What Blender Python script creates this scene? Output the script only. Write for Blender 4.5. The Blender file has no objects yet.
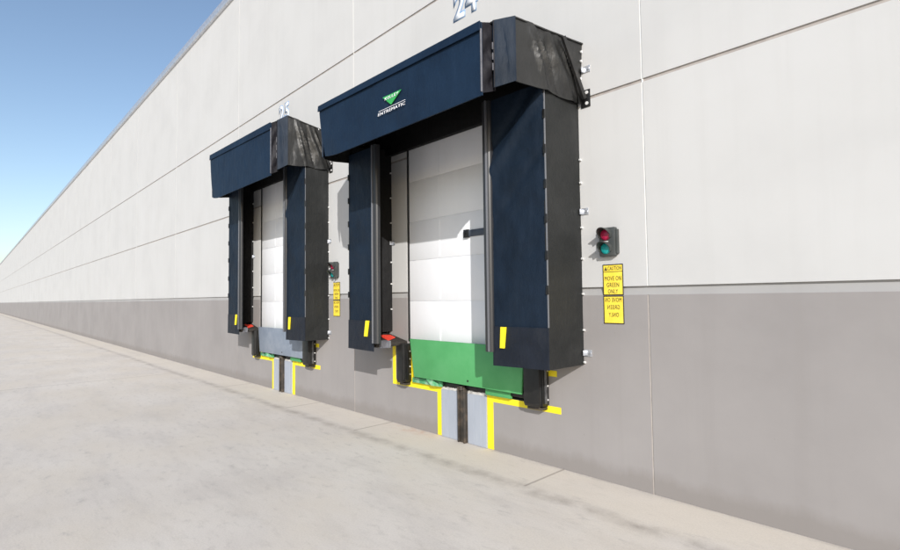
import bpy, bmesh, math, random
from mathutils import Vector, noise

random.seed(7)
S = bpy.context.scene
COL = S.collection
R = math.radians

# ------------------------------------------------------------------ materials
def new_mat(name):
    m = bpy.data.materials.new(name)
    m.use_nodes = True
    nt = m.node_tree
    return m, nt, nt.nodes['Principled BSDF']

def N(nt, kind, **kw):
    n = nt.nodes.new(kind)
    for k, v in kw.items():
        if k in n.inputs: n.inputs[k].default_value = v
        else: setattr(n, k, v)
    return n

def ramp(nt, src, stops):
    r = nt.nodes.new('ShaderNodeValToRGB')
    el = r.color_ramp.elements
    while len(el) < len(stops): el.new(0.5)
    for e, (p, c) in zip(el, stops):
        e.position = p
        e.color = (c[0], c[1], c[2], 1) if not isinstance(c, (int, float)) else (c, c, c, 1)
    nt.links.new(src, r.inputs[0])
    return r.outputs[0]

def mixc(nt, fac, a, b, mode='MIX'):
    m = nt.nodes.new('ShaderNodeMix'); m.data_type = 'RGBA'; m.blend_type = mode
    for sock, v in ((m.inputs[0], fac), (m.inputs[6], a), (m.inputs[7], b)):
        if hasattr(v, 'links'): nt.links.new(v, sock)
        elif isinstance(v, (int, float)): sock.default_value = v
        else: sock.default_value = (v[0], v[1], v[2], 1)
    return m.outputs[2]

def coords(nt, scale=(1, 1, 1)):
    tc = nt.nodes.new('ShaderNodeTexCoord')
    mp = nt.nodes.new('ShaderNodeMapping')
    mp.inputs['Scale'].default_value = scale
    nt.links.new(tc.outputs['Object'], mp.inputs['Vector'])
    return mp.outputs[0]

def noise_tex(nt, vec, scale, detail=4, rough=0.55):
    n = N(nt, 'ShaderNodeTexNoise', Scale=scale, Detail=detail, Roughness=rough)
    nt.links.new(vec, n.inputs['Vector'])
    return n.outputs['Fac']

def bump(nt, b, src, strength=0.2, dist=0.01):
    bp = N(nt, 'ShaderNodeBump', Strength=strength, Distance=dist)
    nt.links.new(src, bp.inputs['Height'])
    nt.links.new(bp.outputs[0], b.inputs['Normal'])

def mottled(name, base, dark, light=None, scale=3.0, rough=0.6, bstr=0.1, bscale=60, stretch=(1, 1, 1), metallic=0.0, spec=0.5, bdist=0.004):
    m, nt, b = new_mat(name)
    v = coords(nt, stretch)
    f = noise_tex(nt, v, scale, 6, 0.6)
    light = light or base
    c = ramp(nt, f, [(0.28, dark), (0.5, base), (0.75, light)])
    nt.links.new(c, b.inputs['Base Color'])
    f2 = noise_tex(nt, v, scale * 2.3, 5)
    rr = N(nt, 'ShaderNodeMapRange')
    nt.links.new(f2, rr.inputs['Value'])
    rr.inputs['To Min'].default_value = max(rough - 0.12, 0.05)
    rr.inputs['To Max'].default_value = min(rough + 0.12, 1)
    nt.links.new(rr.outputs[0], b.inputs['Roughness'])
    b.inputs['Metallic'].default_value = metallic
    b.inputs['Specular IOR Level'].default_value = spec
    if bstr: bump(nt, b, noise_tex(nt, v, bscale, 4), bstr, bdist)
    return m

def fabric(name, base, dark, light, rough, dust=(0.09, 0.09, 0.09), dust_amt=0.0, spec=0.2):
    m, nt, b = new_mat(name)
    v = coords(nt)
    c = ramp(nt, noise_tex(nt, v, 2.2, 5, 0.6), [(0.3, dark), (0.5, base), (0.72, light)])
    if dust_amt:
        d = ramp(nt, noise_tex(nt, coords(nt, (1.2, 1.2, 0.35)), 5.0, 6, 0.68), [(0.55, 0.0), (0.8, dust_amt)])
        c = mixc(nt, d, c, dust)
    b.inputs['Roughness'].default_value = rough
    nt.links.new(c, b.inputs['Base Color'])
    b.inputs['Roughness'].default_value = rough
    b.inputs['Specular IOR Level'].default_value = spec
    wv = noise_tex(nt, v, 420, 2)
    w1 = noise_tex(nt, coords(nt, (6, 6, 1.4)), 1.0, 4, 0.55)
    w2 = noise_tex(nt, v, 4.5, 4, 0.5)
    ws = N(nt, 'ShaderNodeMath', operation='ADD'); nt.links.new(w1, ws.inputs[0]); nt.links.new(w2, ws.inputs[1])
    wr = ws.outputs[0]
    add = N(nt, 'ShaderNodeMath', operation='MULTIPLY_ADD')
    nt.links.new(wv, add.inputs[0]); add.inputs[1].default_value = 0.06
    nt.links.new(wr, add.inputs[2])
    bump(nt, b, add.outputs[0], 0.42, 0.04)
    return m

M = {}
M['navy'] = fabric('navy_fabric', (0.0056, 0.0172, 0.039), (0.0041, 0.0130, 0.031), (0.0075, 0.0210, 0.046), 0.58, dust_amt=0.08, dust=(0.03, 0.05, 0.08))
M['curtain'] = fabric('dark_navy_curtain', (0.0058, 0.0132, 0.026), (0.0040, 0.0096, 0.019), (0.0080, 0.0168, 0.032), 0.58, dust_amt=0.10, dust=(0.03, 0.04, 0.055))
M['charcoal'] = fabric('charcoal_fabric', (0.0170, 0.0180, 0.0180), (0.013, 0.014, 0.014), (0.021, 0.022, 0.022), 0.52, dust_amt=0.12)
M['charcoal_top'] = fabric('charcoal_hood_fabric', (0.0150, 0.0152, 0.0148), (0.011, 0.0112, 0.011), (0.019, 0.0192, 0.0186), 0.36, dust=(0.06, 0.06, 0.068), dust_amt=0.22, spec=0.45)
M['pleat'] = fabric('dark_pleat_fabric', (0.0125, 0.0120, 0.0155), (0.009, 0.0085, 0.011), (0.017, 0.0165, 0.020), 0.6, dust_amt=0.1)
M['flap'] = fabric('slate_fabric', (0.012, 0.0155, 0.024), (0.009, 0.012, 0.019), (0.016, 0.020, 0.029), 0.5, dust_amt=0.15)
M['liner'] = fabric('black_liner', (0.006, 0.006, 0.0065), (0.0045, 0.0045, 0.005), (0.008, 0.0078, 0.0078), 0.65, dust_amt=0.05)
M['pad'] = fabric('pad_fabric', (0.032, 0.028, 0.025), (0.022, 0.020, 0.018), (0.045, 0.040, 0.035), 0.6, dust=(0.12, 0.11, 0.10), dust_amt=0.5)
M['stave'] = mottled('stave_plastic', (0.026, 0.027, 0.030), (0.018, 0.019, 0.022), (0.034, 0.035, 0.038), 4, 0.36, 0.05, 30, (1, 1, .1))
M['stave_edge'] = mottled('stave_edge_plastic', (0.13, 0.135, 0.15), (0.10, 0.10, 0.11), (0.16, 0.165, 0.18), 4, 0.35, 0.03, 30, (1, 1, .1))
M['black_metal'] = mottled('black_painted_steel', (0.008, 0.008, 0.008), (0.005, 0.005, 0.005), (0.022, 0.020, 0.018), 9, 0.42, 0.12, 50)
M['rubber'] = mottled('black_rubber', (0.009, 0.009, 0.010), (0.006, 0.006, 0.006), (0.022, 0.021, 0.02), 7, 0.6, 0.2, 40)
M['zinc'] = mottled('zinc_steel', (0.62, 0.64, 0.68), (0.48, 0.5, 0.55), (0.75, 0.77, 0.8), 14, 0.38, 0.05, 80, metallic=0.75)
M['rivet'] = mottled('pale_rivet', (0.75, 0.75, 0.74), (0.6, 0.6, 0.6), (0.8, 0.8, 0.8), 14, 0.4, 0, metallic=0.2)
M['door'] = mottled('white_door_enamel', (0.80, 0.81, 0.83), (0.75, 0.755, 0.77), (0.83, 0.84, 0.855), 1.6, 0.38, 0.06, 120, (1, 1, .5))
M['green'] = mottled('green_enamel', (0.095, 0.315, 0.125), (0.078, 0.285, 0.108), (0.12, 0.345, 0.15), 3, 0.6, 0.12, 25, spec=0.5)
M['green_worn'] = mottled('worn_green_enamel', (0.10, 0.36, 0.17), (0.03, 0.22, 0.08), (0.42, 0.55, 0.44), 11, 0.6, 0.15, 40)
M['slate_steel'] = mottled('slate_steel', (0.20, 0.235, 0.29), (0.16, 0.19, 0.24), (0.26, 0.29, 0.34), 4, 0.55, 0.12, 30)
M['yellow'] = mottled('yellow_paint', (0.86, 0.70, 0.015), (0.74, 0.58, 0.015), (0.90, 0.75, 0.03), 9, 0.55, 0.15, 50)
def worn(name, base, dark, light, scale, rough, chip, chip_at, stretch=(1, 1, 1)):
    m = mottled(name, base, dark, light, scale, rough, 0.15, 40)
    nt = m.node_tree; b = nt.nodes['Principled BSDF']
    src = b.inputs['Base Color'].links[0].from_socket
    k = ramp(nt, noise_tex(nt, coords(nt, stretch), 9, 8, 0.75), [(chip_at, 0.0), (chip_at + 0.05, 0.75)])
    nt.links.new(mixc(nt, k, src, chip), b.inputs['Base Color'])
    return m
M['yellow'] = worn('yellow_paint', (0.86, 0.70, 0.015), (0.76, 0.60, 0.015), (0.90, 0.75, 0.03), 9, 0.6, (0.42, 0.36, 0.20), 0.64, (3, 3, 3))
M['green'] = worn('green_enamel', (0.075, 0.325, 0.112), (0.058, 0.285, 0.090), (0.100, 0.360, 0.140), 2.4, 0.6, (0.05, 0.17, 0.075), 0.66, (2.2, 1, .7))
M['red'] = mottled('red_label', (0.75, 0.055, 0.03), (0.6, 0.04, 0.025), (0.8, 0.09, 0.05), 15, 0.5, 0)
M['pale_flap'] = mottled('pale_grey_vinyl', (0.14, 0.14, 0.155), (0.09, 0.09, 0.10), (0.19, 0.19, 0.21), 12, 0.5, 0.1, 40)
M['logo_green'] = mottled('emblem_green', (0.035, 0.36, 0.085), (0.03, 0.32, 0.07), (0.04, 0.4, 0.1), 8, 0.5, 0)
M['logo_white'] = mottled('emblem_white', (0.78, 0.78, 0.80), (0.65, 0.65, 0.68), (0.82, 0.82, 0.83), 8, 0.5, 0)
M['sign_yellow'] = mottled('sign_yellow', (0.84, 0.64, 0.06), (0.78, 0.58, 0.05), (0.88, 0.69, 0.09), 8, 0.4, 0.04, 50)
M['sign_black'] = mottled('sign_black', (0.018, 0.016, 0.014), (0.012, 0.012, 0.012), (0.03, 0.03, 0.03), 8, 0.5, 0)
M['housing'] = mottled('signal_housing', (0.045, 0.050, 0.048), (0.03, 0.033, 0.032), (0.06, 0.065, 0.063), 9, 0.45, 0.1, 60)
M['lens_red'] = mottled('red_lens', (0.36, 0.012, 0.055), (0.26, 0.008, 0.04), (0.45, 0.02, 0.07), 30, 0.2, 0.3, 90)
M['lens_green'] = mottled('green_lens', (0.010, 0.30, 0.29), (0.006, 0.22, 0.22), (0.02, 0.38, 0.36), 30, 0.2, 0.3, 90)
M['number_white'] = mottled('number_white', (0.80, 0.82, 0.85), (0.74, 0.77, 0.82), (0.82, 0.84, 0.86), 8, 0.6, 0)
M['number_blue'] = mottled('number_blue', (0.19, 0.30, 0.48), (0.15, 0.25, 0.42), (0.25, 0.36, 0.53), 8, 0.6, 0)
M['sealant'] = mottled('pale_sealant', (0.70, 0.70, 0.68), (0.6, 0.6, 0.58), (0.74, 0.74, 0.72), 12, 0.7, 0.2, 60)
M['sealant_grey'] = mottled('grey_sealant', (0.40, 0.365, 0.335), (0.34, 0.31, 0.285), (0.45, 0.41, 0.38), 12, 0.7, 0.2, 60)
M['joint'] = mottled('joint_filler', (0.36, 0.325, 0.30), (0.28, 0.25, 0.235), (0.42, 0.38, 0.35), 12, 0.8, 0.2, 60)
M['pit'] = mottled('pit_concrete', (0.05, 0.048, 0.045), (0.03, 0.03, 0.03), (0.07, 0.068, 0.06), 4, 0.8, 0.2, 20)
M['ragged'] = mottled('pale_chipped_concrete', (0.52, 0.50, 0.47), (0.25, 0.24, 0.23), (0.66, 0.65, 0.63), 16, 0.85, 0.3, 40)

def wall_mat(name, base, dark, light, streak, specks):
    m, nt, b = new_mat(name)
    v = coords(nt)
    c = ramp(nt, noise_tex(nt, v, 0.8, 6, 0.6), [(0.3, dark), (0.5, base), (0.72, light)])
    st = ramp(nt, noise_tex(nt, coords(nt, (4.5, 1, 0.22)), 1.5, 7, 0.62), [(0.5, 0.0), (0.8, 0.42)])
    c = mixc(nt, st, c, streak)
    sp = ramp(nt, noise_tex(nt, coords(nt, (1.6, 1, 0.8)), 15, 3, 0.5), [(0.74, 0.0), (0.80, 0.55)])
    c = mixc(nt, sp, c, specks)
    sz = nt.nodes.new('ShaderNodeSeparateXYZ'); nt.links.new(v, sz.inputs[0])
    spl = N(nt, 'ShaderNodeMath', operation='MULTIPLY_ADD'); nt.links.new(noise_tex(nt, coords(nt, (2.5, 1, 1)), 2.2, 7, 0.7), spl.inputs[0]); spl.inputs[1].default_value = -0.20; nt.links.new(sz.outputs['Z'], spl.inputs[2])
    sf = ramp(nt, spl.outputs[0], [(0.0, 0.55), (0.10, 0.0)])     # splashed dirt where the wall meets the yard
    c = mixc(nt, sf, c, (dark[0] * .82, dark[1] * .79, dark[2] * .75))
    nt.links.new(c, b.inputs['Base Color'])
    b.inputs['Roughness'].default_value = 0.78
    b.inputs['Specular IOR Level'].default_value = 0.25
    bump(nt, b, noise_tex(nt, v, 22, 6, 0.65), 0.10, 0.006)
    return m
M['wall_white'] = wall_mat('white_wall_paint', (0.508, 0.508, 0.502), (0.480, 0.480, 0.475), (0.525, 0.526, 0.522), (0.460, 0.458, 0.448), (0.470, 0.474, 0.472))
M['wall_grey'] = wall_mat('grey_wall_paint', (0.278, 0.263, 0.258), (0.252, 0.238, 0.234), (0.300, 0.284, 0.279), (0.248, 0.233, 0.226), (0.18, 0.168, 0.160))

M['band'] = wall_mat('pale_reveal', (0.33, 0.325, 0.32), (0.30, 0.295, 0.29), (0.35, 0.345, 0.34), (0.29, 0.28, 0.275), (0.30, 0.29, 0.285))  # reveal groove toned lighter than the grey base

def ground_mat():
    m, nt, b = new_mat('yard_concrete')
    tc = nt.nodes.new('ShaderNodeTexCoord')
    v = tc.outputs['Object']
    base = ramp(nt, noise_tex(nt, v, 0.55, 7, 0.62), [(0.30, (0.55, 0.505, 0.458)), (0.5, (0.605, 0.560, 0.508)), (0.72, (0.64, 0.595, 0.538))])
    # broad soft scuffs drawn along the wall by tyres
    sc = ramp(nt, noise_tex(nt, coords(nt, (0.45, 1.5, 1)), 1.7, 8, 0.66), [(0.48, 0.0), (0.72, 0.50)])
    c = mixc(nt, sc, base, (0.43, 0.395, 0.365))
    fine = ramp(nt, noise_tex(nt, coords(nt, (0.5, 1.2, 1)), 12, 7, 0.7), [(0.52, 0.0), (0.75, 0.38)])
    c = mixc(nt, fine, c, (0.33, 0.30, 0.27))
    tint = ramp(nt, noise_tex(nt, coords(nt, (0.6, 1, 1)), 0.9, 5, 0.6), [(0.42, 0.0), (0.62, 0.55)])
    c = mixc(nt, tint, c, (0.585, 0.525, 0.445))
    spot = ramp(nt, noise_tex(nt, coords(nt, (0.55, 1.3, 1)), 5.5, 8, 0.75), [(0.58, 0.0), (0.70, 0.55)])
    c = mixc(nt, spot, c, (0.36, 0.335, 0.315))
    sep = nt.nodes.new('ShaderNodeSeparateXYZ'); nt.links.new(v, sep.inputs[0])
    wob = noise_tex(nt, v, 2.3, 6, 0.7)
    wobf = noise_tex(nt, v, 14, 5, 0.7)
    def math_(op, a, bb, clamp=False):
        n = nt.nodes.new('ShaderNodeMath'); n.operation = op; n.use_clamp = clamp
        for i, x in enumerate((a, bb)):
            if hasattr(x, 'links'): nt.links.new(x, n.inputs[i])
            else: n.inputs[i].default_value = x
        return n.outputs[0]
    wy = math_('ADD', sep.outputs['Y'], math_('MULTIPLY', math_('SUBTRACT', wob, 0.5), 0.10))
    wy = math_('ADD', wy, math_('MULTIPLY', math_('SUBTRACT', wobf, 0.5), 0.05))
    # paler apron strip along the wall, its edge broken by dirt
    apron = math_('SUBTRACT', 1.0, math_('MULTIPLY', math_('ABSOLUTE', math_('ADD', wy, 0.28), 0.0), 2.9), True)
    apron = math_('MULTIPLY', apron, 2.2, True)
    c = mixc(nt, math_('MULTIPLY', apron, 0.40), c, (0.66, 0.595, 0.50))
    def line(src, at, width, soft):
        d = math_('ABSOLUTE', math_('SUBTRACT', src, at), 0.0)
        return math_('SUBTRACT', 1.0, math_('DIVIDE', math_('SUBTRACT', d, width), soft), True)
    brk = ramp(nt, noise_tex(nt, v, 3.2, 5, 0.6), [(0.40, 0.15), (0.6, 1.0)])
    dirt = math_('MULTIPLY', line(wy, -0.66, 0.012, 0.11), brk, True)
    c = mixc(nt, math_('MULTIPLY', dirt, 0.55), c, (0.27, 0.235, 0.20))
    # slab joints square to the wall, one pair per dock
    wx = math_('ADD', sep.outputs['X'], math_('MULTIPLY', math_('SUBTRACT', wobf, 0.5), 0.012))
    rust = None
    for x0 in (1.36, -1.42, 1.36 - 4.73, -1.42 - 4.73):
        j = math_('MULTIPLY', line(wx, x0, 0.006, 0.012), math_('GREATER_THAN', wy, -0.62))
        c = mixc(nt, math_('MULTIPLY', j, 0.6), c, (0.22, 0.185, 0.155))
    for src, at in ((wy, -5.6), (wx, -9.0), (wx, -14.5), (wx, -20.0), (wx, 6.5)):   # sawn joints of the yard slabs
        j = math_('MULTIPLY', line(src, at, 0.007, 0.014), math_('LESS_THAN', wy, -0.66))
        c = mixc(nt, math_('MULTIPLY', j, 0.6), c, (0.22, 0.19, 0.16))
    rx = math_('MULTIPLY', line(sep.outputs['X'], -0.85, 0.12, 0.45), line(wy, -0.08, 0.02, 0.13), True)
    rx = math_('MULTIPLY', rx, ramp(nt, noise_tex(nt, v, 5, 5, 0.6), [(0.4, 0.0), (0.62, 1.0)]), True)
    c = mixc(nt, math_('MULTIPLY', rx, 0.55), c, (0.50, 0.27, 0.15))
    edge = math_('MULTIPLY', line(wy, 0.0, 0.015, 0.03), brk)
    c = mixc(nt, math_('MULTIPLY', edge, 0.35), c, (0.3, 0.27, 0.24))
    nt.links.new(c, b.inputs['Base Color'])
    b.inputs['Roughness'].default_value = 0.85
    b.inputs['Specular IOR Level'].default_value = 0.25
    gr = ramp(nt, noise_tex(nt, v, 70, 6, 0.75), [(0.35, 0.93), (0.6, 1.04)])
    c2 = mixc(nt, 1.0, c, gr, 'MULTIPLY'); nt.links.new(c2, b.inputs['Base Color'])
    bump(nt, b, noise_tex(nt, v, 35, 7, 0.7), 0.25, 0.008)
    return m
M['ground'] = ground_mat()

# ------------------------------------------------------------------ mesh building
class MB:
    """collects shapes, then links them as ONE mesh object"""
    def __init__(self): self.bm = bmesh.new()
    def face(self, pts):
        return self.bm.faces.new([self.bm.verts.new(p) for p in pts])
    def box(self, x0, x1, y0, y1, z0, z1, bev=0.0):
        t = bmesh.new()
        bmesh.ops.create_cube(t, size=1)
        for v in t.verts:
            v.co = Vector((x0 + (v.co.x + .5) * (x1 - x0), y0 + (v.co.y + .5) * (y1 - y0), z0 + (v.co.z + .5) * (z1 - z0)))
        if bev: bmesh.ops.bevel(t, geom=t.edges[:], offset=bev, segments=2, affect='EDGES', profile=0.5)
        self.join(t); return self
    def join(self, t):
        me = bpy.data.meshes.new('tmp'); t.to_mesh(me); t.free()
        self.bm.from_mesh(me); bpy.data.meshes.remove(me)
    def prism(self, poly, axis, a, b, bev=0.0):
        """poly: 2D points; axis 'x','y','z' extruded a..b"""
        t = bmesh.new()
        def p3(p, w):
            return {'x': (w, p[0], p[1]), 'y': (p[0], w, p[1]), 'z': (p[0], p[1], w)}[axis]
        va = [t.verts.new(p3(p, a)) for p in poly]; vb = [t.verts.new(p3(p, b)) for p in poly]
        n = len(poly)
        t.faces.new(va); t.faces.new(vb[::-1])
        for i in range(n): t.faces.new([va[i], vb[i], vb[(i + 1) % n], va[(i + 1) % n]])
        bmesh.ops.recalc_face_normals(t, faces=t.faces[:])
        if bev: bmesh.ops.bevel(t, geom=t.edges[:], offset=bev, segments=2, affect='EDGES', profile=0.5)
        self.join(t); return self
    def hexa(self, c, bev=0.0):
        """8 corners: bottom 4 (ccw) then top 4"""
        t = bmesh.new()
        v = [t.verts.new(p) for p in c]
        for f in ((0, 3, 2, 1), (4, 5, 6, 7), (0, 1, 5, 4), (1, 2, 6, 5), (2, 3, 7, 6), (3, 0, 4, 7)):
            t.faces.new([v[i] for i in f])
        bmesh.ops.recalc_face_normals(t, faces=t.faces[:])
        if bev: bmesh.ops.bevel(t, geom=t.edges[:], offset=bev, segments=2, affect='EDGES', profile=0.5)
        self.join(t); return self
    def rod(self, a, b, r, seg=10, r2=None):
        a, b = Vector(a), Vector(b); d = b - a
        t = bmesh.new()
        bmesh.ops.create_cone(t, cap_ends=True, segments=seg, radius1=r, radius2=r if r2 is None else r2, depth=d.length)
        q = d.to_track_quat('Z', 'Y')
        for v in t.verts: v.co = q @ v.co + (a + b) / 2
        self.join(t); return self
    def sheet(self, c, nu, nv, th, amp=0.0, freq=2.0, warp=None, seed=0.0, hem=0.0):
        """cloth between corners c = [bottom a, bottom b, top b, top a]; bulges by noise, thickness th"""
        A, B, C, D = [Vector(p) for p in c]
        nrm = ((B - A).cross(D - A)).normalized()
        t = bmesh.new(); g = []
        for j in range(nv + 1):
            row = []
            for i in range(nu + 1):
                u, w = i / nu, j / nv
                p = A * (1 - u) * (1 - w) + B * u * (1 - w) + C * u * w + D * (1 - u) * w
                e = min(1.0, 6 * min(u, 1 - u, (1 - w) if hem else min(w, 1 - w)))
                if amp:
                    q = p * freq + Vector((seed, seed * 1.7, -seed))
                    k = noise.noise(q) + 0.5 * noise.noise(q * 2.3) + 0.22 * noise.noise(q * 5.1)
                    p = p + nrm * amp * k * (0.25 + 0.75 * e)
                if hem: p.z += hem * noise.noise(Vector((p.x * 3.1 + seed, p.y * 3.1, 0))) * (1 - w) ** 3
                if warp: p = p + Vector(warp(u, w))
                row.append(t.verts.new(p))
            g.append(row)
        for j in range(nv):
            for i in range(nu):
                t.faces.new([g[j][i], g[j][i + 1], g[j + 1][i + 1], g[j + 1][i]])
        t.normal_update()
        if th:
            bk = [[t.verts.new(v.co - v.normal * th) for v in row] for row in g]
            for j in range(nv):
                for i in range(nu):
                    t.faces.new([bk[j][i], bk[j + 1][i], bk[j + 1][i + 1], bk[j][i + 1]])
            loop = [(0, i) for i in range(nu)] + [(j, nu) for j in range(nv)] + [(nv, i) for i in range(nu, 0, -1)] + [(j, 0) for j in range(nv, 0, -1)]
            for k in range(len(loop)):
                (j0, i0), (j1, i1) = loop[k], loop[(k + 1) % len(loop)]
                t.faces.new([g[j0][i0], bk[j0][i0], bk[j1][i1], g[j1][i1]])
        self.join(t); return self
    def build(self, name, mat, parent=None, label=None, smooth=True):
        bmesh.ops.recalc_face_normals(self.bm, faces=self.bm.faces[:])
        me = bpy.data.meshes.new(name); self.bm.to_mesh(me); self.bm.free()
        if smooth:
            for p in me.polygons: p.use_smooth = True
            me.set_sharp_from_angle(angle=R(38))
        me.materials.append(mat)
        o = bpy.data.objects.new(name, me); COL.objects.link(o)
        if parent is not None: o.parent = parent
        if label: o['label'] = label
        return o

def thing(name, label, cat, loc=(0, 0, 0), group=None):
    o = bpy.data.objects.new(name, None); COL.objects.link(o)
    o.empty_display_size = 0.2
    o.location = loc; o['label'] = label; o['category'] = cat
    if group: o['group'] = group
    return o

def kids(o): return [c for c in bpy.data.objects if c.parent == o]
def warp_mesh(o, fn):
    o.data = o.data.copy()
    for v in o.data.vertices: v.co = fn(v.co)
def copy_tree(o, dx, label=None, skip=(), fn=None):
    r = o.copy(); COL.objects.link(r); r.location.x += dx
    if label: r['label'] = label
    for ch in kids(o):
        if ch.name.split('.')[0] in skip: continue
        c = ch.copy(); COL.objects.link(c); c.parent = r
        if fn: warp_mesh(c, fn)
        for g in kids(ch):
            d = g.copy(); COL.objects.link(d); d.parent = c
            if fn: warp_mesh(d, fn)
    return r

def text_mb(s, x0, x1, z0, z1, y, depth=0.0012, mirror=False, bold=0.0, shear=0.0):
    """raised lettering fitted into x0..x1, z0..z1, facing -y"""
    cu = bpy.data.curves.new('t', 'FONT'); cu.body = s; cu.size = 1; cu.offset = bold; cu.shear = shear; cu.space_character = 1.12
    cu.resolution_u = 4
    ob = bpy.data.objects.new('t', cu); COL.objects.link(ob)
    dg = bpy.context.evaluated_depsgraph_get()
    me = bpy.data.meshes.new_from_object(ob.evaluated_get(dg))
    bpy.data.objects.remove(ob); bpy.data.curves.remove(cu)
    xs = [v.co.x for v in me.vertices]; ys = [v.co.y for v in me.vertices]
    ax, bx, ay, by = min(xs), max(xs), min(ys), max(ys)
    for v in me.vertices:
        u = (v.co.x - ax) / (bx - ax); w = (v.co.y - ay) / (by - ay)
        if mirror: u = 1 - u
        v.co = Vector((x0 + u * (x1 - x0), y, z0 + w * (z1 - z0)))
    mb = MB(); mb.bm.from_mesh(me); bpy.data.meshes.remove(me)
    ext = bmesh.ops.extrude_face_region(mb.bm, geom=mb.bm.faces[:])
    for v in [g for g in ext['geom'] if isinstance(g, bmesh.types.BMVert)]: v.co.y -= depth
    return mb

def join_mb(a, b):
    a.join(b.bm); return a

# ------------------------------------------------------------------ dimensions
DS = -4.73                        # offset to the neighbouring dock
OPX = 1.07                        # half width of the dock opening
PIT_Z, OP_TOP = 0.598, 4.30
GZ0, GZ1 = 1.705, 1.782           # reveal groove between grey and white paint
JB, JA = 3.601, 5.519             # horizontal panel joints
ROOF = 8.6
XL, XR = -260.0, 12.0
WT = 0.25

# ------------------------------------------------------------------ ground
g = MB(); g.face([(-400, -400, 0), (400, -400, 0), (400, 400, 0), (-400, 400, 0)])
o = g.build('ground', M['ground'], smooth=False); o['kind'] = 'structure'; o['label'] = 'pale worn concrete yard in front of the docks'

# ------------------------------------------------------------------ warehouse wall
wh = thing('warehouse', 'long white concrete warehouse wall with a grey painted base', 'building', (0, 0, 0))
openings = [(DS - OPX, DS + OPX), (-OPX, OPX)]
jx = [-2.352 + k * 4.62 for k in range(-16, 4)]
jx = [x for x in jx if XL < x < XR]
def spans(z0, z1):
    s = []; x = XL
    if z1 <= PIT_Z + 1e-6 or z0 >= OP_TOP - 1e-6: return [(XL, XR)]
    for a, b in openings: s.append((x, a)); x = b
    s.append((x, XR)); return s
JW = 0.007
def cut(sp):                       # leave the vertical panel joints open
    out = []
    for a, b in sp:
        x = a
        for j in jx:
            if a < j < b: out.append((x, j - JW)); x = j + JW
        out.append((x, b))
    return out
lo, up = MB(), MB()
for z0, z1 in ((0, PIT_Z), (PIT_Z, GZ0)):
    for a, b in cut(spans(z0, z1)): lo.box(a, b, 0, WT, z0 - (0.3 if z0 == 0 else 0), z1)
band = MB()
for a, b in spans(GZ0, GZ1): band.prism([(WT, GZ0), (0, GZ0), (.022, GZ1 - .014), (.022, GZ1), (WT, GZ1)], 'x', a, b)
band.build('reveal_band', M['band'], wh, smooth=False)
for dx in (0, DS):
    for k in (-1, 1): lo.box(min(dx + k * .915, dx + k * OPX), max(dx + k * .915, dx + k * OPX), -.0015, .2, PIT_Z, 1.084)
lo.build('painted_base', M['wall_grey'], wh, 'grey painted lower wall', smooth=False)
HW = 0.016
for z0, z1 in ((GZ1, JB - HW), (JB + HW, OP_TOP), (OP_TOP, JA - HW), (JA + HW, ROOF)):
    for a, b in cut(spans(z0, z1)): up.box(a, b, 0, WT, z0, z1)
up.build('wall', M['wall_white'], wh, smooth=False)
for z in (JB, JA):
    for a, b in spans(z - HW, z + HW): MB().box(a, b, 0.012, WT - .01, z - HW, z + HW).build('horizontal_joint', M['joint'], wh, smooth=False)
for x in jx:
    MB().box(x - JW, x + JW, 0.006, WT - .02, GZ1, ROOF).build('joint_sealant', M['sealant'], wh, smooth=False)
    MB().box(x - JW, x + JW, 0.005, WT - .02, -0.2, GZ0).build('joint_sealant', M['sealant_grey'], wh, smooth=False)
sh = MB().box(XL, XR, WT, 30, ROOF - .2, ROOF).box(XL, XR, 29.7, 30, -.3, ROOF - .2).box(XL, XL + .3, WT, 29.7, -.3, ROOF - .2).box(XR - .3, XR, WT, 29.7, -.3, ROOF - .2)  # unseen roof and outer walls, added to keep skylight out of the pits
sh.build('light_block_shell', M['wall_white'], wh, smooth=False)
MB().box(XL - .05, XR + .05, -.06, .35, ROOF, ROOF + .18, .01).build('roof_coping', M['zinc'], wh)
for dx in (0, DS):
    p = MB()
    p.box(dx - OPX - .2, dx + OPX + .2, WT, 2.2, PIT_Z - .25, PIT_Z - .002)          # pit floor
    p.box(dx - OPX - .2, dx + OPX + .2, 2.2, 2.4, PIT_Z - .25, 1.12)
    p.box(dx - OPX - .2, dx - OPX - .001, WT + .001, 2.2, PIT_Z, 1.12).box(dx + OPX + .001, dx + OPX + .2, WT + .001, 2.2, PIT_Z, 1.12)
    p.build('leveler_pit', M['pit'], wh, smooth=False)

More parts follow.
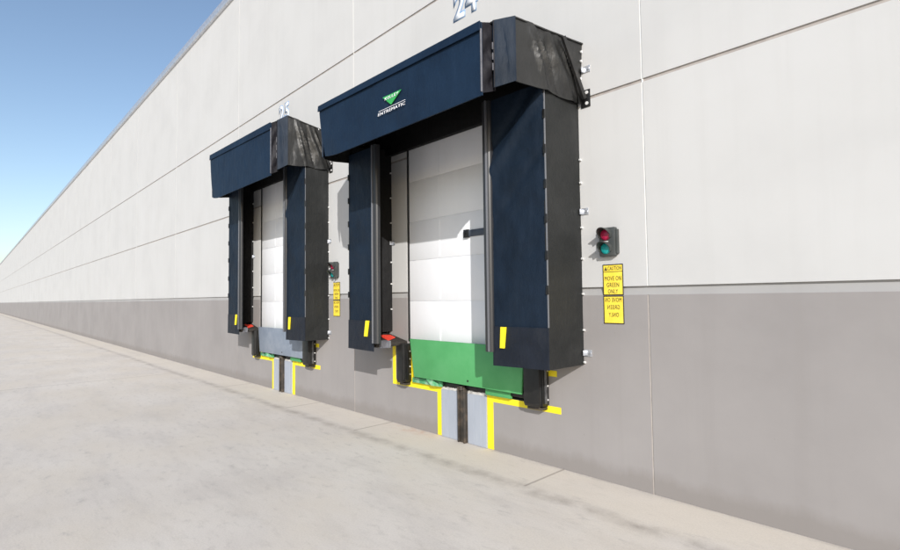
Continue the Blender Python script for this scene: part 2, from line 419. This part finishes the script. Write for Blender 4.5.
# sectional doors (move with the building, its parts)
M['bar'] = mottled('dark_blue_steel', (0.075, 0.090, 0.115), (0.05, 0.06, 0.08), (0.10, 0.12, 0.15), 8, 0.45, 0.1, 40, metallic=.2)
def make_door(dx):
    zs = [1.128, 1.662, 2.202, 2.721, 3.264, 4.28]
    d = MB()
    for a, b in zip(zs[:-1], zs[1:]):
        d.box(dx - OPX + .018, dx + OPX - .018, .034, .080, a + .0024, b - .0024, .0025)
        for fx in (-.45, .5):                                   # faint stile ribs
            d.box(dx + fx - .012, dx + fx + .012, .0325, .036, a + .03, b - .03)
    d.box(dx - OPX + .02, dx + OPX - .02, .042, .078, 1.13, 4.27)
    root = d.build('dock_door', M['door'], wh)
    for a in (dx - OPX + .001, dx + OPX - .022):
        MB().box(a, a + .021, .012, .033, 1.128, 4.28, .002).build('weather_strip', M['rubber'], root)
    l = MB().box(dx + .02, dx + .60, .014, .032, 2.420, 2.500, .003)
    l.build('latch_bar', M['bar'], root)
    l = MB().box(dx + .005, dx + .085, .004, .0335, 2.412, 2.508, .003).rod((dx + .04, .008, 2.462), (dx + .04, -.012, 2.462), .012)
    l.build('latch', M['black_metal'], root)
    return root
make_door(0); make_door(DS)

# yellow paint around each pit
def stripes(dx):
    def q(x0, x1, z0, z1, y=0): MB().box(dx + x0, dx + x1, y - .0025, y + .001, z0, z1).build('yellow_stripe', M['yellow'], wh, smooth=False)
    q(-1.394, -.398, .528, .597); q(.358, 1.345, .531, .597)
    q(-.480, -.398, .004, .5278); q(.358, .449, .004, .5308)
    q(-1.394, -1.325, .5973, 1.12); q(1.20, 1.305, .895, .955)
    q(-1.000, -.925, .5985, 1.08, -.0018)
    random.seed(3)                                              # chipped concrete ledge over the restraint plates
    for a, b in ((-.395, -.07), (.055, .355)):
        top = []; x = a
        while x < b:
            top.append((dx + x, .597 + random.uniform(0, .020))); x += random.uniform(.010, .03)
        top.append((dx + b, .602))
        MB().prism([(dx + a, .574)] + top + [(dx + b, .574)][::1], 'y', -.0024, .03).build('chipped_ledge', M['ragged'], wh, smooth=False)
stripes(0); stripes(DS)

# ------------------------------------------------------------------ dock shelter
FY = -.534                                                       # front of the posts
XO_L, XO_R = -1.655, 1.60                                        # outer edges
ZB = 1.045
sh1 = thing('dock_shelter', 'navy dock shelter whose front panel carries a green triangle emblem', 'dock shelter', (0, 0, 0), 'dock shelters along the wall')
# outer side panels
MB().sheet([(XO_R, FY, ZB), (XO_R + .018, -.002, ZB), (XO_R + .02, -.002, 3.66), (XO_R, FY, 3.66)], 12, 44, .02, .012, 2.0, seed=3).build('side_panel', M['charcoal'], sh1)
MB().sheet([(XO_L - .01, -.002, ZB), (XO_L, FY, ZB), (XO_L, FY, 3.66), (XO_L - .02, -.002, 3.66)], 12, 44, .02, .012, 2.0, seed=8).build('side_panel', M['charcoal'], sh1)
# tapered inner liners of the frames
MB().sheet([(XO_L + .045, FY + .03, 1.20), (-1.397, -.002, 1.25), (-1.397, -.002, 3.78), (XO_L + .045, FY + .03, 3.78)], 10, 40, .02, .010, 2.4, seed=11).build('inner_liner', M['liner'], sh1)
MB().sheet([(1.36, -.002, 1.25), (XO_R - .045, FY + .03, 1.20), (XO_R - .045, FY + .03, 3.78), (1.36, -.002, 3.78)], 10, 40, .02, .010, 2.4, seed=14).build('inner_liner', M['liner'], sh1)
# front curtains with their lower flaps
def crease(u, w): return (0, .012 * math.exp(-((u - .55) / .06) ** 2) * max(0, 1 - w * 2.0), 0)
def diag(u, w):
    d = (w * 3.2 - 2.35) - (u - .15) * 0.9
    return (0, -.034 * math.exp(-(d / .11) ** 2) + .020 * math.exp(-((d - .28) / .10) ** 2) + .012 * math.exp(-((d + .75) / .10) ** 2), 0)
c1 = MB().sheet([(.95, FY, 1.36), (XO_R, FY, 1.36), (XO_R, FY, 3.66), (.95, FY, 3.66)], 28, 80, .012, .020, 2.2, seed=21, warp=diag).build('front_curtain', M['curtain'], sh1)
MB().sheet([(.944, FY - .012, ZB - .012), (XO_R + .004, FY - .012, ZB), (XO_R + .003, FY - .010, 1.418), (.946, FY - .010, 1.414)], 18, 14, .010, .010, 2.6, seed=23, warp=crease).build('lower_flap', M['flap'], c1)
c2 = MB().sheet([(XO_L, FY, 1.36), (-1.075, FY, 1.36), (-1.075, FY, 3.66), (XO_L, FY, 3.66)], 26, 80, .012, .016, 2.2, seed=31).build('front_curtain', M['curtain'], sh1)
MB().sheet([(XO_L - .004, FY - .012, ZB - .005), (-1.075, FY - .012, ZB - .015), (-1.075, FY - .010, 1.414), (XO_L - .003, FY - .010, 1.42)], 18, 14, .010, .010, 2.6, seed=33).build('lower_flap', M['flap'], c2)
MB().hexa([(1.049, FY - .030, 1.21), (1.098, FY - .030, 1.21), (1.098, FY - .012, 1.21), (1.049, FY - .012, 1.21), (1.060, FY - .030, 1.412), (1.122, FY - .030, 1.412), (1.122, FY - .012, 1.412), (1.060, FY - .012, 1.412)]).build('guide_stripe', M['yellow'], sh1, smooth=False)
MB().hexa([(-1.262, FY - .030, 1.215), (-1.205, FY - .030, 1.215), (-1.205, FY - .012, 1.215), (-1.262, FY - .012, 1.215), (-1.225, FY - .030, 1.418), (-1.160, FY - .030, 1.418), (-1.160, FY - .012, 1.418), (-1.225, FY - .012, 1.418)]).build('guide_stripe', M['yellow'], sh1, smooth=False)
# flexible staves closing the curtain edges
def stave(x0, x1, z0, z1, edge_at):
    m = MB(); n = 12; poly = []
    for i in range(n + 1):
        a = math.pi * i / n
        poly.append(((x0 + x1) / 2 - (x1 - x0) / 2 * math.cos(a), FY - .004 - .040 * math.sin(a)))
    poly += [(x1, FY + .02), (x0, FY + .02)]
    m.prism(poly, 'z', z0, z1)
    r = m.build('stave', M['stave'], sh1)
    MB().box(edge_at - .009, edge_at + .009, FY - .056, FY - .030, z0 + .002, z1, .004).build('edge_strip', M['stave_edge'], r)
stave(-1.062, -.958, 1.135, 3.66, -1.040)
stave(.850, .958, 1.165, 3.66, .922)
# sloped pads closing the bottom corners
def pad(s, xw_out, xw_in, xf_in, xf_out):
    y0, y1 = -.003, -.50
    top = [(xw_out, y0, 1.245), (xw_in, y0, 1.130), (xf_in, y1, 1.118), (xf_out, y1, 1.245)]
    bot = [(x, y, ZB + .02 if abs(x) > 1.2 else 1.075) for x, y, z in top]
    r = MB().hexa(bot + top, .012).build('bottom_pad', M['pad'], sh1)
    return r
pl = pad(-1, -1.60, -1.062, -1.075, -1.63)
pad(1, 1.56, 1.062, .99, 1.57)
t = MB()
def on_pad(x, y): return 1.245 + (x + 1.6) / .54 * (1.128 - 1.245) + .006
q = [(-1.41, -.24), (-1.37, -.06), (-1.24, -.07), (-1.13, -.27)]
t.hexa([(x, y, on_pad(x, y) - .004) for x, y in q] + [(x, y, on_pad(x, y)) for x, y in q])
lb = t.build('warning_label', M['red'], pl, smooth=False)
MB().sheet([(-1.07, -.462, 1.068), (-.868, -.452, 1.085), (-.868, -.447, 1.172), (-1.07, -.452, 1.165)], 10, 8, .02, .012, 6, seed=5).build('folded_flap', M['pale_flap'], sh1)
# header pad on the wall, dark
MB().box(-1.62, 1.57, -.08, -.003, 3.685, 4.10, .01).build('header_pad', M['liner'], sh1)

# projecting hood
def drape(u, w):                                                 # diagonal pulls in the side cloth
    k = 0
    for c0, sl_, wd, am in ((.30, .25, .035, .020), (.42, .38, .03, .022), (.52, .20, .04, -.016), (.80, .45, .03, .014)):
        k += 1.9 * am * math.exp(-((u - c0 + (w - .5) * sl_) / wd) ** 2) * (.3 + .7 * math.sin(math.pi * w))
    k += .030 * math.exp(-((u - .44 - (1 - w) * .42) / .05) ** 2) * (.4 + .6 * math.sin(math.pi * w)) + .035 * math.exp(-((u - .30) / .22) ** 2) * max(0, 1 - w * 1.8)
    return (k - .012, 0, 0)
F = (1.60, -.92); WE = (1.50, -1.10); FO = (1.462, -1.045); ME = (1.452, -1.20)
MB().sheet([(F[0], F[1], 3.545), (1.655, -.002, 3.566), (1.69, -.002, 4.150), (F[0], F[1], 4.115)], 44, 30, .012, .024, 2.0, seed=41, hem=.022, warp=drape).build('hood_side', M['charcoal_top'], sh1)
MB().sheet([(-1.70, -.002, 3.566), (-1.64, -.92, 3.545), (-1.64, -.92, 4.115), (-1.72, -.002, 4.150)], 30, 20, .012, .020, 1.8, seed=44, hem=.022).build('hood_side', M['charcoal_top'], sh1)
def wingfold(u, w):
    d = abs(u - (.30 + .25 * (1 - w))); return (.03 * math.exp(-(d / .12) ** 2) * w * (1 - w) * 3, .03 * math.exp(-(d / .12) ** 2) * w * (1 - w) * 3, 0)
MB().sheet([(WE[0], WE[1], 3.470), (F[0], F[1] - .003, 3.548), (F[0], F[1] - .003, 4.117), (WE[0], WE[1], 4.052)], 14, 20, .012, .012, 4, seed=47, warp=wingfold).build('hood_wing', M['curtain'], sh1)
MB().sheet([(-1.64, -.923, 3.548), (-1.33, -1.12, 3.470), (-1.33, -1.14, 4.052), (-1.64, -.923, 4.117)], 14, 20, .012, .012, 4, seed=49).build('hood_wing', M['navy'], sh1)
pt = MB().sheet([(ME[0], ME[1] + .012, 3.415), (FO[0], FO[1], 3.465), (FO[0], FO[1], 4.066), (ME[0], ME[1] + .012, 4.022)], 10, 26, .010, .030, 7, seed=51)
pt.sheet([(FO[0], FO[1] - .002, 3.465), (WE[0], WE[1], 3.472), (WE[0], WE[1], 4.050), (FO[0], FO[1] - .002, 4.066)], 5, 18, .008, .006, 5, seed=53)
pt.build('pleat', M['pleat'], sh1)
ed = MB()
ed.box(ME[0] - .004, ME[0] + .004, ME[1] - .010, ME[1] + .004, 3.42, 3.96)
ed.build('pleat_binding', M['pale_flap'], sh1, smooth=False)
for z in (3.80, 3.71, 3.62): MB().box(WE[0] - .011, WE[0] - .004, WE[1] - .006, WE[1] + .004, z, z + .06).build('snap_tab', M['pale_flap'], sh1, smooth=False)

def hc(u, w):                                                    # lower left corner swings back towards the wall
    k = max(0, 1 - u / .16) ** 1.3 * (1 - w) ** 1.6
    k2 = max(0, 1 - u / .08) * (1 - w)
    return (.075 * k + .02 * k2, .03 * k, .045 * k)
hcur = MB().sheet([(-1.262, -1.20, 3.388), (ME[0], -1.20, 3.392), (ME[0], -1.20, 4.018), (-1.262, -1.20, 4.058)], 70, 20, .014, .007, 1.6, seed=61, warp=hc)
hcur.sheet([(-1.262, -1.222, 3.994), (ME[0], -1.222, 3.943), (ME[0], -1.216, 4.024), (-1.262, -1.216, 4.064)], 60, 3, .010, .004, 3, seed=63)
hcur = hcur.build('head_curtain', M['navy'], sh1)
MB().sheet([(-1.262, -1.215, 4.052), (ME[0], -1.215, 4.014), (1.44, -1.03, 4.064), (-1.30, -1.03, 4.10)], 40, 4, .010, .005, 3, seed=66).build('hood_top', M['navy'], sh1)
ht = MB().sheet([(-1.63, -.925, 4.110), (F[0], F[1] - .003, 4.110), (1.69, -.002, 4.152), (-1.72, -.002, 4.152)], 40, 12, .012, .02, 2, seed=68)
ht.sheet([(-1.32, -1.13, 4.055), (WE[0], WE[1] + .004, 4.050), (F[0], F[1] - .001, 4.108), (-1.63, -.924, 4.108)], 30, 4, .012, .004, 2, seed=69)
ht.build('hood_top', M['charcoal_top'], sh1)

# emblem on the head curtain
EY = -1.216
e = MB().prism([(.075, 3.773), (.387, 3.765), (.219, 3.660)], 'y', EY - .003, EY + .004).build('emblem_triangle', M['logo_green'], hcur, smooth=False)
text_mb('KELLEY', .118, .350, 3.727, 3.755, EY - .006, .002, bold=.008, shear=.1).build('emblem_lettering', M['logo_white'], hcur, smooth=False)
MB().box(.003, .446, EY - .003, EY + .004, 3.642, 3.6455).build('emblem_rule', M['logo_white'], hcur, smooth=False)
text_mb('ENTREMATIC', -.004, .450, 3.596, 3.626, EY - .002, .003, bold=.0, shear=.1).build('emblem_lettering', M['logo_white'], hcur, smooth=False)

# braces and wall brackets
for sx, xf, xw in ((1, 1.615, 1.70), (-1, -1.66, -1.74)):
    b = MB(); a0 = Vector((xf + sx * .072, -.335, 4.105)); b0 = Vector((xw + sx * .012, -.035, 3.59))
    d = (b0 - a0).normalized(); n = Vector((sx, 0, 0)); s = d.cross(n).normalized() * .027; h = n * .012
    b.hexa([a0 - s - h, a0 + s - h, a0 + s + h, a0 - s + h, b0 - s - h, b0 + s - h, b0 + s + h, b0 - s + h])
    b = b.build('brace', M['black_metal'], sh1)
    k = MB().box(xw - .045, xw + .055, -.009, -.0005, 3.515, 3.685, .002).box(xw - sx * .03 - .004, xw - sx * .03 + .004, -.07, -.009, 3.55, 3.62)
    k = k.build('wall_bracket', M['black_metal'], sh1)
    for z in (3.550, 3.655): MB().rod((xw + sx * .022, -.009, z), (xw + sx * .022, -.016, z), .017, 8).build('bolt', M['rivet'], k)
# zinc clips and pale rivets along the panel edges
def clip(x, z, s):
    c = MB().box(x, x + s * .072, -.006, -.0005, z - .032, z + .032, .001).box(x - s * .004, x + s * .004, -.04, -.006, z - .026, z + .026, .001)
    c.rod((x + s * .055, -.006, z), (x + s * .055, -.013, z), .012, 6)
    c.build('wall_clip', M['zinc'], sh1)
for z, x in ((3.885, 1.688), (2.51, 1.634), (1.158, 1.634)): clip(x, z, 1)
for z, x in ((3.885, -1.73), (2.51, -1.685), (1.158, -1.685)): clip(x, z, -1)
clip(-1.395, 2.468, 1)
for zs, x, y, s in (((3.017, 2.793, 2.358, 2.058, 1.72, 1.375, 1.07), 1.632, -.012, 1), ((3.45, 3.10, 2.75, 2.2, 1.9, 1.55), -1.392, -.02, 1)):
    for z in zs:
        MB().rod((x - .008, y, z), (x + .010, y, z), .011, 8).build('rivet', M['rivet'], sh1)
for z, x in ((4.06, 1.687), (3.97, 1.682), (3.80, 1.672)): MB().rod((x - .008, -.03, z), (x + .006, -.03, z), .012, 8).build('rivet', M['rivet'], sh1)
MB().rod((1.64, -.28, 4.115), (1.678, -.28, 4.115), .011, 8).build('rivet', M['rivet'], sh1)
for z in (3.353, 3.033, 2.714, 2.40, 2.068, 1.757):
    MB().box(XO_R - .012, XO_R + .012, FY - .016, FY - .004, z - .04, z + .04, .002).build('edge_clip', M['black_metal'], sh1)
    MB().box(XO_L - .008, XO_L + .012, FY - .014, FY - .004, z - .04, z + .04, .002).build('edge_clip', M['black_metal'], sh1)
eb = MB().box(XO_R - .004, XO_R + .006, FY - .006, FY + .004, 1.42, 3.60)
eb.build('edge_binding', M['stave_edge'], sh1, smooth=False)

# ------------------------------------------------------------------ dock leveler
lv1 = thing('dock_leveler', 'green steel dock leveler lip hanging below the closed white door', 'dock leveler', (0, 0, 0), 'dock levelers in their pits')
LY = -.085
lip = MB().hexa([(-.802, LY - .03, .693), (.940, LY - .03, .690), (.940, LY, .690), (-.802, LY, .693), (-.890, LY - .022, 1.172), (.978, LY - .022, 1.176), (.978, LY + .008, 1.176), (-.890, LY + .008, 1.172)], .004)
lip.build('lip', M['green'], lv1)
MB().box(-.98, 1.0, .002, 2.19, 1.085, 1.122, .003).build('deck', M['green'], lv1)
hg = MB().rod((-.93, -.055, 1.115), (.97, -.055, 1.115), .022, 12); hg.build('hinge', M['black_metal'], lv1)
MB().box(-.92, -.36, -.045, -.015, .605, .668, .003).build('toe_guard', M['green_worn'], lv1)
MB().hexa([(-.50, -.085, .612), (-.36, -.060, .612), (-.36, -.045, .612), (-.50, -.060, .612), (-.58, -.10, .685), (-.50, -.09, .70), (-.50, -.075, .70), (-.58, -.085, .685)]).build('toe_guard', M['green_worn'], lv1)
MB().box(.385, .748, -.060, -.025, .612, .692, .003).build('toe_guard', M['green'], lv1)
MB().box(.748, .93, -.05, -.015, .64, .70, .003).build('lip_stop', M['black_metal'], lv1)
MB().box(-.36, .38, -.010, .02, .62, .66, .003).build('lip_stop', M['black_metal'], lv1)
MB().rod((.166, LY - .024, .745), (.166, LY - .034, .745), .012, 8).build('bolt', M['black_metal'], lv1)

# ------------------------------------------------------------------ vehicle restraint guide
vr1 = thing('guide_rail', 'dark upright guide rail between two pale grey plates below the green lip', 'guide rail', (0, 0, 0), 'guide rails below the leveler lips')
M['plate'] = mottled('pale_grey_plate', (0.335, 0.365, 0.42), (0.295, 0.325, 0.38), (0.375, 0.405, 0.455), 4, 0.6, 0.2, 25, (1, 1, .3))
for a, b in ((-.3955, -.072), (.056, .3555)):
    m = MB(); random.seed(5)
    e = [a, a + (b - a) * .34, a + (b - a) * .72, b]
    for x, x1 in zip(e[:-1], e[1:]):
        m.box(x, x1 - .0015, -.014, -.001, .003, .574 + random.uniform(-.004, .006), .0015)
    m.box(a + .002, b - .002, -.012, -.0015, .004, .57)
    m.build('backing_plate', M['plate'], vr1, smooth=False)
M['rail'] = mottled('greasy_rail', (0.040, 0.034, 0.028), (0.018, 0.016, 0.014), (0.13, 0.095, 0.065), 9, 0.55, 0.25, 30)
MB().box(-.066, .048, -.020, -.001, .003, .63, .003).build('rail_base', M['rail'], vr1)
MB().box(-.066, -.050, -.062, -.020, .003, .645, .003).box(.030, .046, -.062, -.020, .003, .645, .003).build('rail_flange', M['rail'], vr1)
MB().box(-.050, .030, -.040, -.0202, .003, .66, .004).rod((-.01, -.045, .615), (-.01, -.045, .665), .03, 12).build('slide_bar', M['rail'], vr1)
random.seed(9); kp = [(-.066, .02)]
for i in range(40): kp.append((-.067 - random.choice((0, .001, .004, .008)), .02 + i * .0145))
kp.append((-.066, .60))
MB().prism(kp[::-1], 'y', -.030, -.012).build('weld_bead', M['ragged'], vr1, smooth=False)

# ------------------------------------------------------------------ bumpers
def bumper(label, x0, x1, side):
    t = thing('dock_bumper', label, 'dock bumper', (0, 0, 0), 'black dock bumpers beside the leveler lips')
    z0, z1, D = .585, 1.10, -.128
    m = MB().prism([(D, z1), (D, z0 + .05), (D + .03, z0 + .012), (-.0005, z0), (-.0005, z1)], 'x', x0, x1 - .014, .006)
    m.build('rubber_block', M['rubber'], t)
    f = MB().prism([(D - .012, z1 - .005), (D - .012, z0 + .035), (D + .006, z0 + .004), (D + .006, z1 - .005)], 'x', x0 + .006, x1 - .02, .003)
    f.build('face_plate', M['black_metal'], t)
    a = MB().box(x1 - .0135, x1, -.110, -.0005, z0 + .02, z1, .003)
    a.build('mounting_angle', M['black_metal'], t)
    MB().box(x1 + .0003, x1 + .016, -.082, -.050, z0 + .04, z1 - .10, .003).build('lug', M['lug'] if side > 0 else M['black_metal'], t)
    for z in ((.70, .80, .90, 1.0) if side < 0 else (.66, .80, .95)):
        MB().rod((x1, -.028, z), (x1 + .008, -.028, z), .010, 6).build('bolt', M['rivet'] if z in (.66, .80) else M['zinc'], t)
    MB().box(x0 + .01, x1 - .02, -.09, -.0005, z0 - .030, z0 - .003, .004).build('base_plate', M['rail'], t)
    return t
M['lug'] = mottled('worn_steel', (0.11, 0.11, 0.115), (0.04, 0.04, 0.04), (0.22, 0.22, 0.23), 14, 0.4, 0.15, 50, metallic=.4)
bmL = bumper('narrow black bumper left of the green lip with a bolted side flange', -1.138, -.988, -1)
bmR = bumper('wide black bumper right of the green lip under the emblem shelter', .985, 1.205, 1)

# ------------------------------------------------------------------ traffic signal
def signal(x0, label):
    t = thing('traffic_signal', label, 'traffic light', (x0, 0, 2.06), 'two-lamp signals on the wall')
    W, H = .165, .265
    b = MB().box(-.005, W - .01, -.055, -.0005, 0, H, .012).build('housing', M['housing'], t)
    for z, mat, nm in ((.198, 'lens_red', 'red_lens'), (.072, 'lens_green', 'green_lens')):
        cx = W / 2 - .018
        l = MB(); n = 24
        tmp = bmesh.new(); bmesh.ops.create_uvsphere(tmp, u_segments=24, v_segments=12, radius=.052)
        for v in tmp.verts: v.co = Vector((cx + v.co.x, -.056 + v.co.y * .35, z + v.co.z))
        l.join(tmp); l.build(nm, M[mat], t)
        vz = MB(); r0, r1 = .056, .062
        tb = vz.bm
        steps = 30; a0, a1 = R(-28), R(208)
        prev = None
        for i in range(steps + 1):
            a = a0 + (a1 - a0) * i / steps
            dep = .038 + .060 * max(0, math.sin(a)) ** .7
            ca, sa = math.cos(a), math.sin(a)
            cur = [tb.verts.new((cx + r0 * ca, -.05, z + r0 * sa)), tb.verts.new((cx + r0 * ca, -.05 - dep, z + r0 * sa)), tb.verts.new((cx + r1 * ca, -.05 - dep, z + r1 * sa)), tb.verts.new((cx + r1 * ca, -.05, z + r1 * sa))]
            if prev:
                for k in range(3): tb.faces.new([prev[k], prev[k + 1], cur[k + 1], cur[k]])
                tb.faces.new([prev[3], prev[0], cur[0], cur[3]])
            else: tb.faces.new(cur)
            prev = cur
        tb.faces.new(prev[::-1])
        vz.build('visor', M['housing'], t)
    MB().box(W - .012, W + .006, -.040, -.001, .02, H - .02, .004).build('hinge_flange', M['housing'], t)
    MB().box(.03, .09, -.063, -.054, .131, .139, .001).build('maker_plate', M['rivet'], t)
    return t
SX = -4.80
signal(1.842, 'small red and green wall signal above the larger yellow caution sign')
s2 = signal(1.842 + SX, 'small red and green wall signal between the two shelters'); s2.location.z = 2.03
MB().rod((.045, -.014, .002), (.045, -.014, -.045), .010, 8).rod((.045, -.014, -.045), (.075, -.014, -.07), .010, 8).build('conduit', M['zinc'], s2)

# ------------------------------------------------------------------ caution signs
def sign(x0, z0, label):
    t = thing('caution_sign', label, 'sign', (x0, 0, z0), 'yellow caution signs under the signals')
    W, H, zm = .200, .545, .258
    for a, b in ((0, zm - .003), (zm + .003, H)):
        MB().box(0, W, -.006, -.0005, a, b, .001).build('border', M['sign_black'], t)
    for a, b in ((.008, zm - .011), (zm + .011, H - .072), (H - .066, H - .010)):
        MB().box(.008, W - .008, -.0075, -.0055, a, b).build('face', M['sign_yellow'], t, smooth=False)
    y = -.0076
    m = text_mb('CAUTION', .052, W - .014, H - .055, H - .019, y, bold=.006, shear=.12)
    tri = [(.014, H - .057), (.048, H - .057), (.031, H - .020)]
    m.prism(tri, 'y', y - .0012, y)
    for s, xa, xb, z in (('MOVE ON', .020, W - .018, .395), ('GREEN', .038, W - .040, .336), ('ONLY', .050, W - .052, .276)):
        join_mb(m, text_mb(s, xa, xb, z, z + .040, y, bold=.0))
    for s, xa, xb, z in (('MOVE ON', .018, W - .020, .200), ('GREEN', .040, W - .038, .133), ('ONLY', .052, W - .050, .064)):
        join_mb(m, text_mb(s, xa, xb, z, z + .038, y, mirror=True, bold=.0))
    m.build('lettering', M['sign_black'], t, smooth=False)
    bang = MB().box(.0298, .0322, y - .0016, y - .001, H - .046, H - .032).box(.0298, .0322, y - .0016, y - .001, H - .053, H - .050)
    bang.build('symbol', M['sign_yellow'], t, smooth=False)
    return t
sign(1.842, 1.443, 'yellow caution sign reading MOVE ON GREEN ONLY, right of the emblem shelter')
sign(1.842 + SX, 1.425, 'yellow caution sign on the wall between the two dock shelters')

# ------------------------------------------------------------------ dock numbers
def number(s, x, z, w, h, label):
    t = thing('dock_number', label, 'number sign', (x, 0, z), 'blue outlined dock numbers high on the wall')
    text_mb(s, 0, w, 0, h, -.0005, .003, bold=.06).build('outline', M['number_blue'], t, smooth=False)
    text_mb(s, .016, w - .016, .016, h - .016, -.0036, .002, bold=.015).build('numeral', M['number_white'], t, smooth=False)
number('24', -.11, 5.085, .42, .36, 'blue outlined number above the shelter with the green emblem')
number('25', -4.95, 5.075, .42, .34, 'blue outlined number 25 above the far left shelter')

# ------------------------------------------------------------------ the neighbouring dock
def taller(p):
    z = p.z if p.z < 1.42 else 1.42 + (p.z - 1.42) * 1.12
    if p.z > 3.545: t = min(1, -p.y / .92); z += min(1.1, (p.z - 3.545) / .57) * (.15 * t - .05 * (1 - t))
    return Vector((p.x, p.y * .76, z))   # this shelter is taller and shallower
sh2 = copy_tree(sh1, DS, 'plain navy dock shelter further along the wall at the left', fn=taller)
for c in kids(sh2):
    if c.name.startswith('head_curtain'):
        for k in kids(c):
            if k.name.startswith('emblem'): bpy.data.objects.remove(k)
lv2 = copy_tree(lv1, DS, 'slate grey dock leveler lip under the far left shelter')
for c in kids(lv2):
    if c.name.startswith('lip') and not c.name.startswith('lip_stop'):
        c.data = c.data.copy(); c.data.materials.clear(); c.data.materials.append(M['slate_steel'])
copy_tree(vr1, DS, 'dark upright guide rail between pale plates under the far left shelter')
copy_tree(bmL, DS, 'black bumper left of the slate grey lip at the far left dock')
copy_tree(bmR, DS, 'black bumper right of the slate grey lip under the far left shelter')

# ------------------------------------------------------------------ camera
f, cx, cy, yaw, pitch, roll = 510.018, 4.29993, -4.29583, 0.81175, 0.044395, -0.012293
Fw = Vector((-math.sin(yaw) * math.cos(pitch), math.cos(yaw) * math.cos(pitch), math.sin(pitch)))
Rt = Vector((math.cos(yaw), math.sin(yaw), 0)); Up = Rt.cross(Fw)
R2 = Rt * math.cos(roll) + Up * math.sin(roll); U2 = -Rt * math.sin(roll) + Up * math.cos(roll)
from mathutils import Matrix
cam = bpy.data.cameras.new('camera'); co = bpy.data.objects.new('camera', cam); COL.objects.link(co)
mat = Matrix((R2, U2, -Fw)).transposed().to_4x4(); mat.translation = Vector((cx, cy, 1.7))
co.matrix_world = mat
cam.sensor_width = 36; cam.lens = f / 900 * 36; cam.clip_end = 2000; cam.clip_start = 0.05
S.camera = co

# ------------------------------------------------------------------ light
to_sun = Vector((1.29, -1.0, 0.78)).normalized()
elev = math.asin(to_sun.z); az = math.atan2(to_sun.x, to_sun.y)
w = bpy.data.worlds.new('World'); S.world = w; w.use_nodes = True
nt = w.node_tree
sky = nt.nodes.new('ShaderNodeTexSky'); sky.sky_type = 'NISHITA'; sky.sun_disc = False
sky.sun_elevation = elev; sky.sun_rotation = az; sky.air_density = 1.0; sky.dust_density = 1.2; sky.ozone_density = 1.0
bg = nt.nodes['Background']; bg.inputs['Strength'].default_value = 0.15
nt.links.new(sky.outputs[0], bg.inputs['Color'])
sl = bpy.data.lights.new('sun', 'SUN'); sl.energy = 4.0; sl.angle = R(0.5); sl.color = (1.0, 0.975, 0.945)
so = bpy.data.objects.new('sun', sl); COL.objects.link(so)
so.rotation_euler = (-to_sun).to_track_quat('-Z', 'Y').to_euler()
so.location = (12, -10, 9)
vs = S.view_settings
vs.view_transform = 'Standard'; vs.look = 'None'; vs.gamma = 1; vs.use_curve_mapping = False
vs.exposure = 0.2
S.cycles.use_denoising = True
S.cycles.max_bounces = 8
